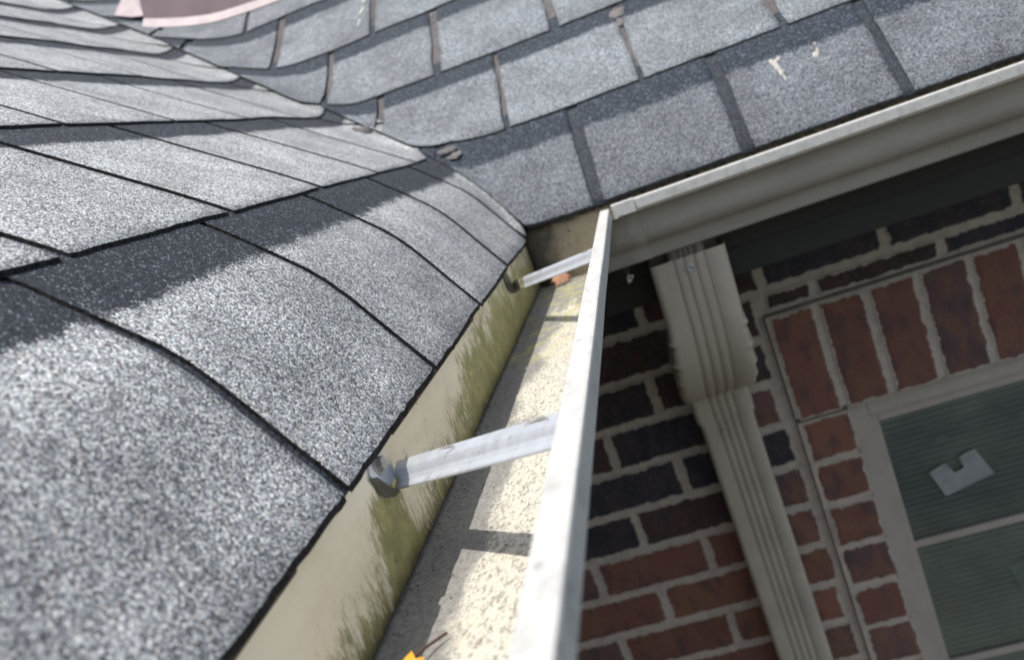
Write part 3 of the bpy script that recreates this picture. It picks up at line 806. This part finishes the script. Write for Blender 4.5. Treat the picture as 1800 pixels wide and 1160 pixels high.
# granule-bare chip at the corner tab
def chip():
    V, F = [], []; rr = random.Random(2)
    for i, (x, y, s) in enumerate(((-.1320, .0020, .006), (-.1275, .0100, .0065), (-.1240, .0150, .005), (-.1370, -.008, .004))):
        c = len(V); z = H(x, y)+TH+.0012
        K = 9
        V.append((x, y, z+.0020))
        for a in range(K):
            r_ = s*rr.uniform(.6, 1.25); xx, yy = x+r_*math.cos(a*math.tau/K)*.6, y+r_*math.sin(a*math.tau/K)*1.4
            V.append((xx, yy, H(xx, yy)+TH+.0002))
        F += [[c, c+1+a, c+1+(a+1) % K] for a in range(K)]
    return tag(mk('bird_dropping', V, F, 'white'), 'crusty white dropping on the shingle edge just above the far bracket', 'bird dropping')
chip()
# leaves
def leaf(name, c, ax, ay, outline, curl, mat, label, cat, stem=None, up=Vector((0, 0, 1)), seed=0):
    t = thing(name, label, cat, tuple(c))
    K = len(outline); V, F = [Vector(c)+up*curl(0, 0)], []
    for ring, q in enumerate((.33, .66, 1.0)):
        for (a, b) in outline:
            V.append(c+ax*a*q+ay*b*q+up*(curl(a*q, b*q)+.0006*nz(a*q*5, b*q*5, seed)))
    F = [[0, 1+i, 1+(i+1) % K] for i in range(K)]
    for r_ in range(2): F += [[1+r_*K+i, 1+(r_+1)*K+i, 1+(r_+1)*K+(i+1) % K, 1+r_*K+(i+1) % K] for i in range(K)]
    o = mk('blade', V, F, mat, t, smooth=True); md = o.modifiers.new('s', 'SOLIDIFY'); md.thickness = .0003
    if stem:
        V, F = [], []; K = 6
        for i, p in enumerate(stem):
            for a in range(K): V.append(Vector(p)+Vector((math.cos(a*math.tau/K), 0, math.sin(a*math.tau/K)))*.0007)
        for i in range(len(stem)-1): F += [[i*K+a, i*K+(a+1) % K, (i+1)*K+(a+1) % K, (i+1)*K+a] for a in range(K)]
        F += [list(range(K)), [(len(stem)-1)*K+a for a in range(K)]]
        mk('stem', V, F, 'stem', t)
    return t
maple = [(1.0, 0), (.55, .2), (.75, .6), (.3, .5), (.05, .95), (-.2, .5), (-.7, .65), (-.55, .2), (-1.0, 0), (-.5, -.25), (-.65, -.7), (-.15, -.5), (.05, -.9), (.3, -.5), (.75, -.6), (.5, -.2)]
leaf('dry_leaf', Vector((-.0930, .088, -.0700)), Vector((.0165, .004, -.001)), Vector((-.002, .012, .011)), maple, lambda a, b: -.007*a*a+.003*b, 'leafb', 'curled brown dry leaf lying in the gutter beneath the far bracket', 'leaf', seed=1)
ov = [(math.cos(a*math.tau/22)*(1+.16*math.sin(a*2.9)), .62*math.sin(a*math.tau/22)*(1+.22*math.sin(a*2.1+1))) for a in range(22)]
leaf('yellow_leaf', Vector((-.1080, -.7660, -.0800)), Vector((.016, .003, .001)), Vector((-.003, .012, .005)), ov, lambda a, b: .0045*abs(a)+.003*b*b-.002*math.sin(a*5+b*3), 'leafy', 'bright yellow leaf with dark stem on the gutter floor at the bottom edge', 'leaf',
     stem=[(-.1035, -.7520, -.0780), (-.0985, -.7430, -.0785), (-.0945, -.7380, -.0790), (-.0905, -.7345, -.0790)], seed=2)
# washed-off granules lying in the gutter
V, F = [], []; rr = random.Random(21)
for i in range(620):
    if i < 480: p = -.1275+abs(rr.gauss(0, .007)); y = rr.uniform(-.95, .10)
    else: p = rr.uniform(-.125, -.05); y = rr.uniform(-.95, .05)
    s = rr.uniform(.0003, .0007); c = len(V); z = lerp(-.0850, -.0786, (p+.1285)/.082)+.0006+s*.4+(.0025*max(0, (.012-(p+.128))/.012)**2)
    q = [(1, 0, 0), (0, 1, 0), (-1, 0, 0), (0, -1, 0), (0, 0, 1), (0, 0, -1)]
    V += [(p+a*s*rr.uniform(.7, 1.3), y+b*s*rr.uniform(.7, 1.3), z+e*s*.8) for a, b, e in q]
    F += [[c+a for a in t] for t in ((0, 1, 4), (1, 2, 4), (2, 3, 4), (3, 0, 4), (1, 0, 5), (2, 1, 5), (3, 2, 5), (0, 3, 5))]
tag(mk('loose_granules', V, F, 'grit'), 'loose dark roof granules washed into the near gutter', 'granules')['kind'] = 'stuff'
# spider silk knot under the far gutter
V, F = [], []; rr = random.Random(11)
def addblob(c, r):
    n = len(V); bm = bmesh.new(); bmesh.ops.create_icosphere(bm, subdivisions=2, radius=r)
    for vv in bm.verts: q = vv.co*(1+.6*nz(vv.co.x*300, vv.co.y*300, c[0]*99)); V.append((c[0]+q.x, c[1]+q.y, c[2]+q.z))
    for ff in bm.faces: F.append([n+vv.index for vv in ff.verts])
    bm.free()
for i in range(7): addblob((-.006+rr.uniform(-.003, .003), .048+rr.uniform(-.002, .002), -.0965+rr.uniform(-.003, .004)), rr.uniform(.0012, .0028))
def thread(a, b, r=.00022):
    n = len(V); a, b = Vector(a), Vector(b); d = (b-a).normalized(); s1 = d.cross(Vector((0, 1, 0.3))).normalized(); s2 = d.cross(s1)
    for p in (a, b):
        for q in range(3): V.append(tuple(p+(s1*math.cos(q*2.1)+s2*math.sin(q*2.1))*r))
    for q in range(3): F.append([n+q, n+(q+1) % 3, n+3+(q+1) % 3, n+3+q])
for p in ((-.008, .047, -.080), (-.003, .048, -.0805), (-.009, .052, -.104)): thread((-.006, .048, -.0965), p)
tag(mk('cocoon', V, F, 'web'), 'tiny white spider silk knot hanging below the gutter corner', 'cocoon')
# metal flashing high in the valley
fl = thing('metal_flashing', 'mauve metal flashing sheet with pale folded edge high in the valley', 'flashing', (-.75, .93, .66))
P0 = [(-.873, .903), (-.615, .860)]
V, F = [], []
K = 12
for i in range(K+1):
    t = i/K; x = lerp(-.855, -.50, t); y = lerp(.842, .800, t); z = H(x, y)+.006
    V += [(x, y, z), (x+.002, y+.020, z+.020)]; V2 = globals().setdefault('V2', []); V2 += [(x+.002, y+.0205, z+.0205), (x+.012, y+.070, z+.20)]
for i in range(K):
    F += [[2*i, 2*i+2, 2*i+3, 2*i+1]]
o = mk('folded_edge', V, F, 'flashpale', fl); md = o.modifiers.new('s', 'SOLIDIFY'); md.thickness = .003; md.offset = -1
o = mk('upstand', V2, F, 'flash', fl); md = o.modifiers.new('s', 'SOLIDIFY'); md.thickness = .003; md.offset = -1
# lifted flap of flashing left of it
V = []; F = []
def Hp(x, y, dz): return (x, y, H(x, y)+dz)
P = [(-.985, .985, .012), (-.935, .955, .016), (-.897, .945, .020), (-.890, .960, .045), (-.905, 1.02, .075), (-.925, 1.08, .11), (-.965, 1.04, .055)]
P = [(a+.040, b-.060, c*.9) for a, b, c in P]
V = [Hp(*q) for q in P]; V.append(Hp(-.885, .925, .034)); F = [[i, (i+1) % 7, 7] for i in range(7)]
o = mk('metal_flap', V, F, 'flashpale'); md = o.modifiers.new('s', 'SOLIDIFY'); md.thickness = .002
tag(o, 'pale curled triangular flap of metal left of the mauve flashing', 'flashing')

# ------------------------------------------------------------ ground
v = [(-60, -60, -2.6), (60, -60, -2.6), (60, 60, -2.6), (-60, 60, -2.6)]
g = mk('ground', v, [[0, 1, 2, 3]], 'lawn'); g['kind'] = 'structure'
v = [(-.46, -1.4, -2.596), (3, -1.4, -2.596), (3, .46, -2.596), (-.46, .46, -2.596)]
g = mk('path', v, [[0, 1, 2, 3]], 'paver'); g['kind'] = 'structure'
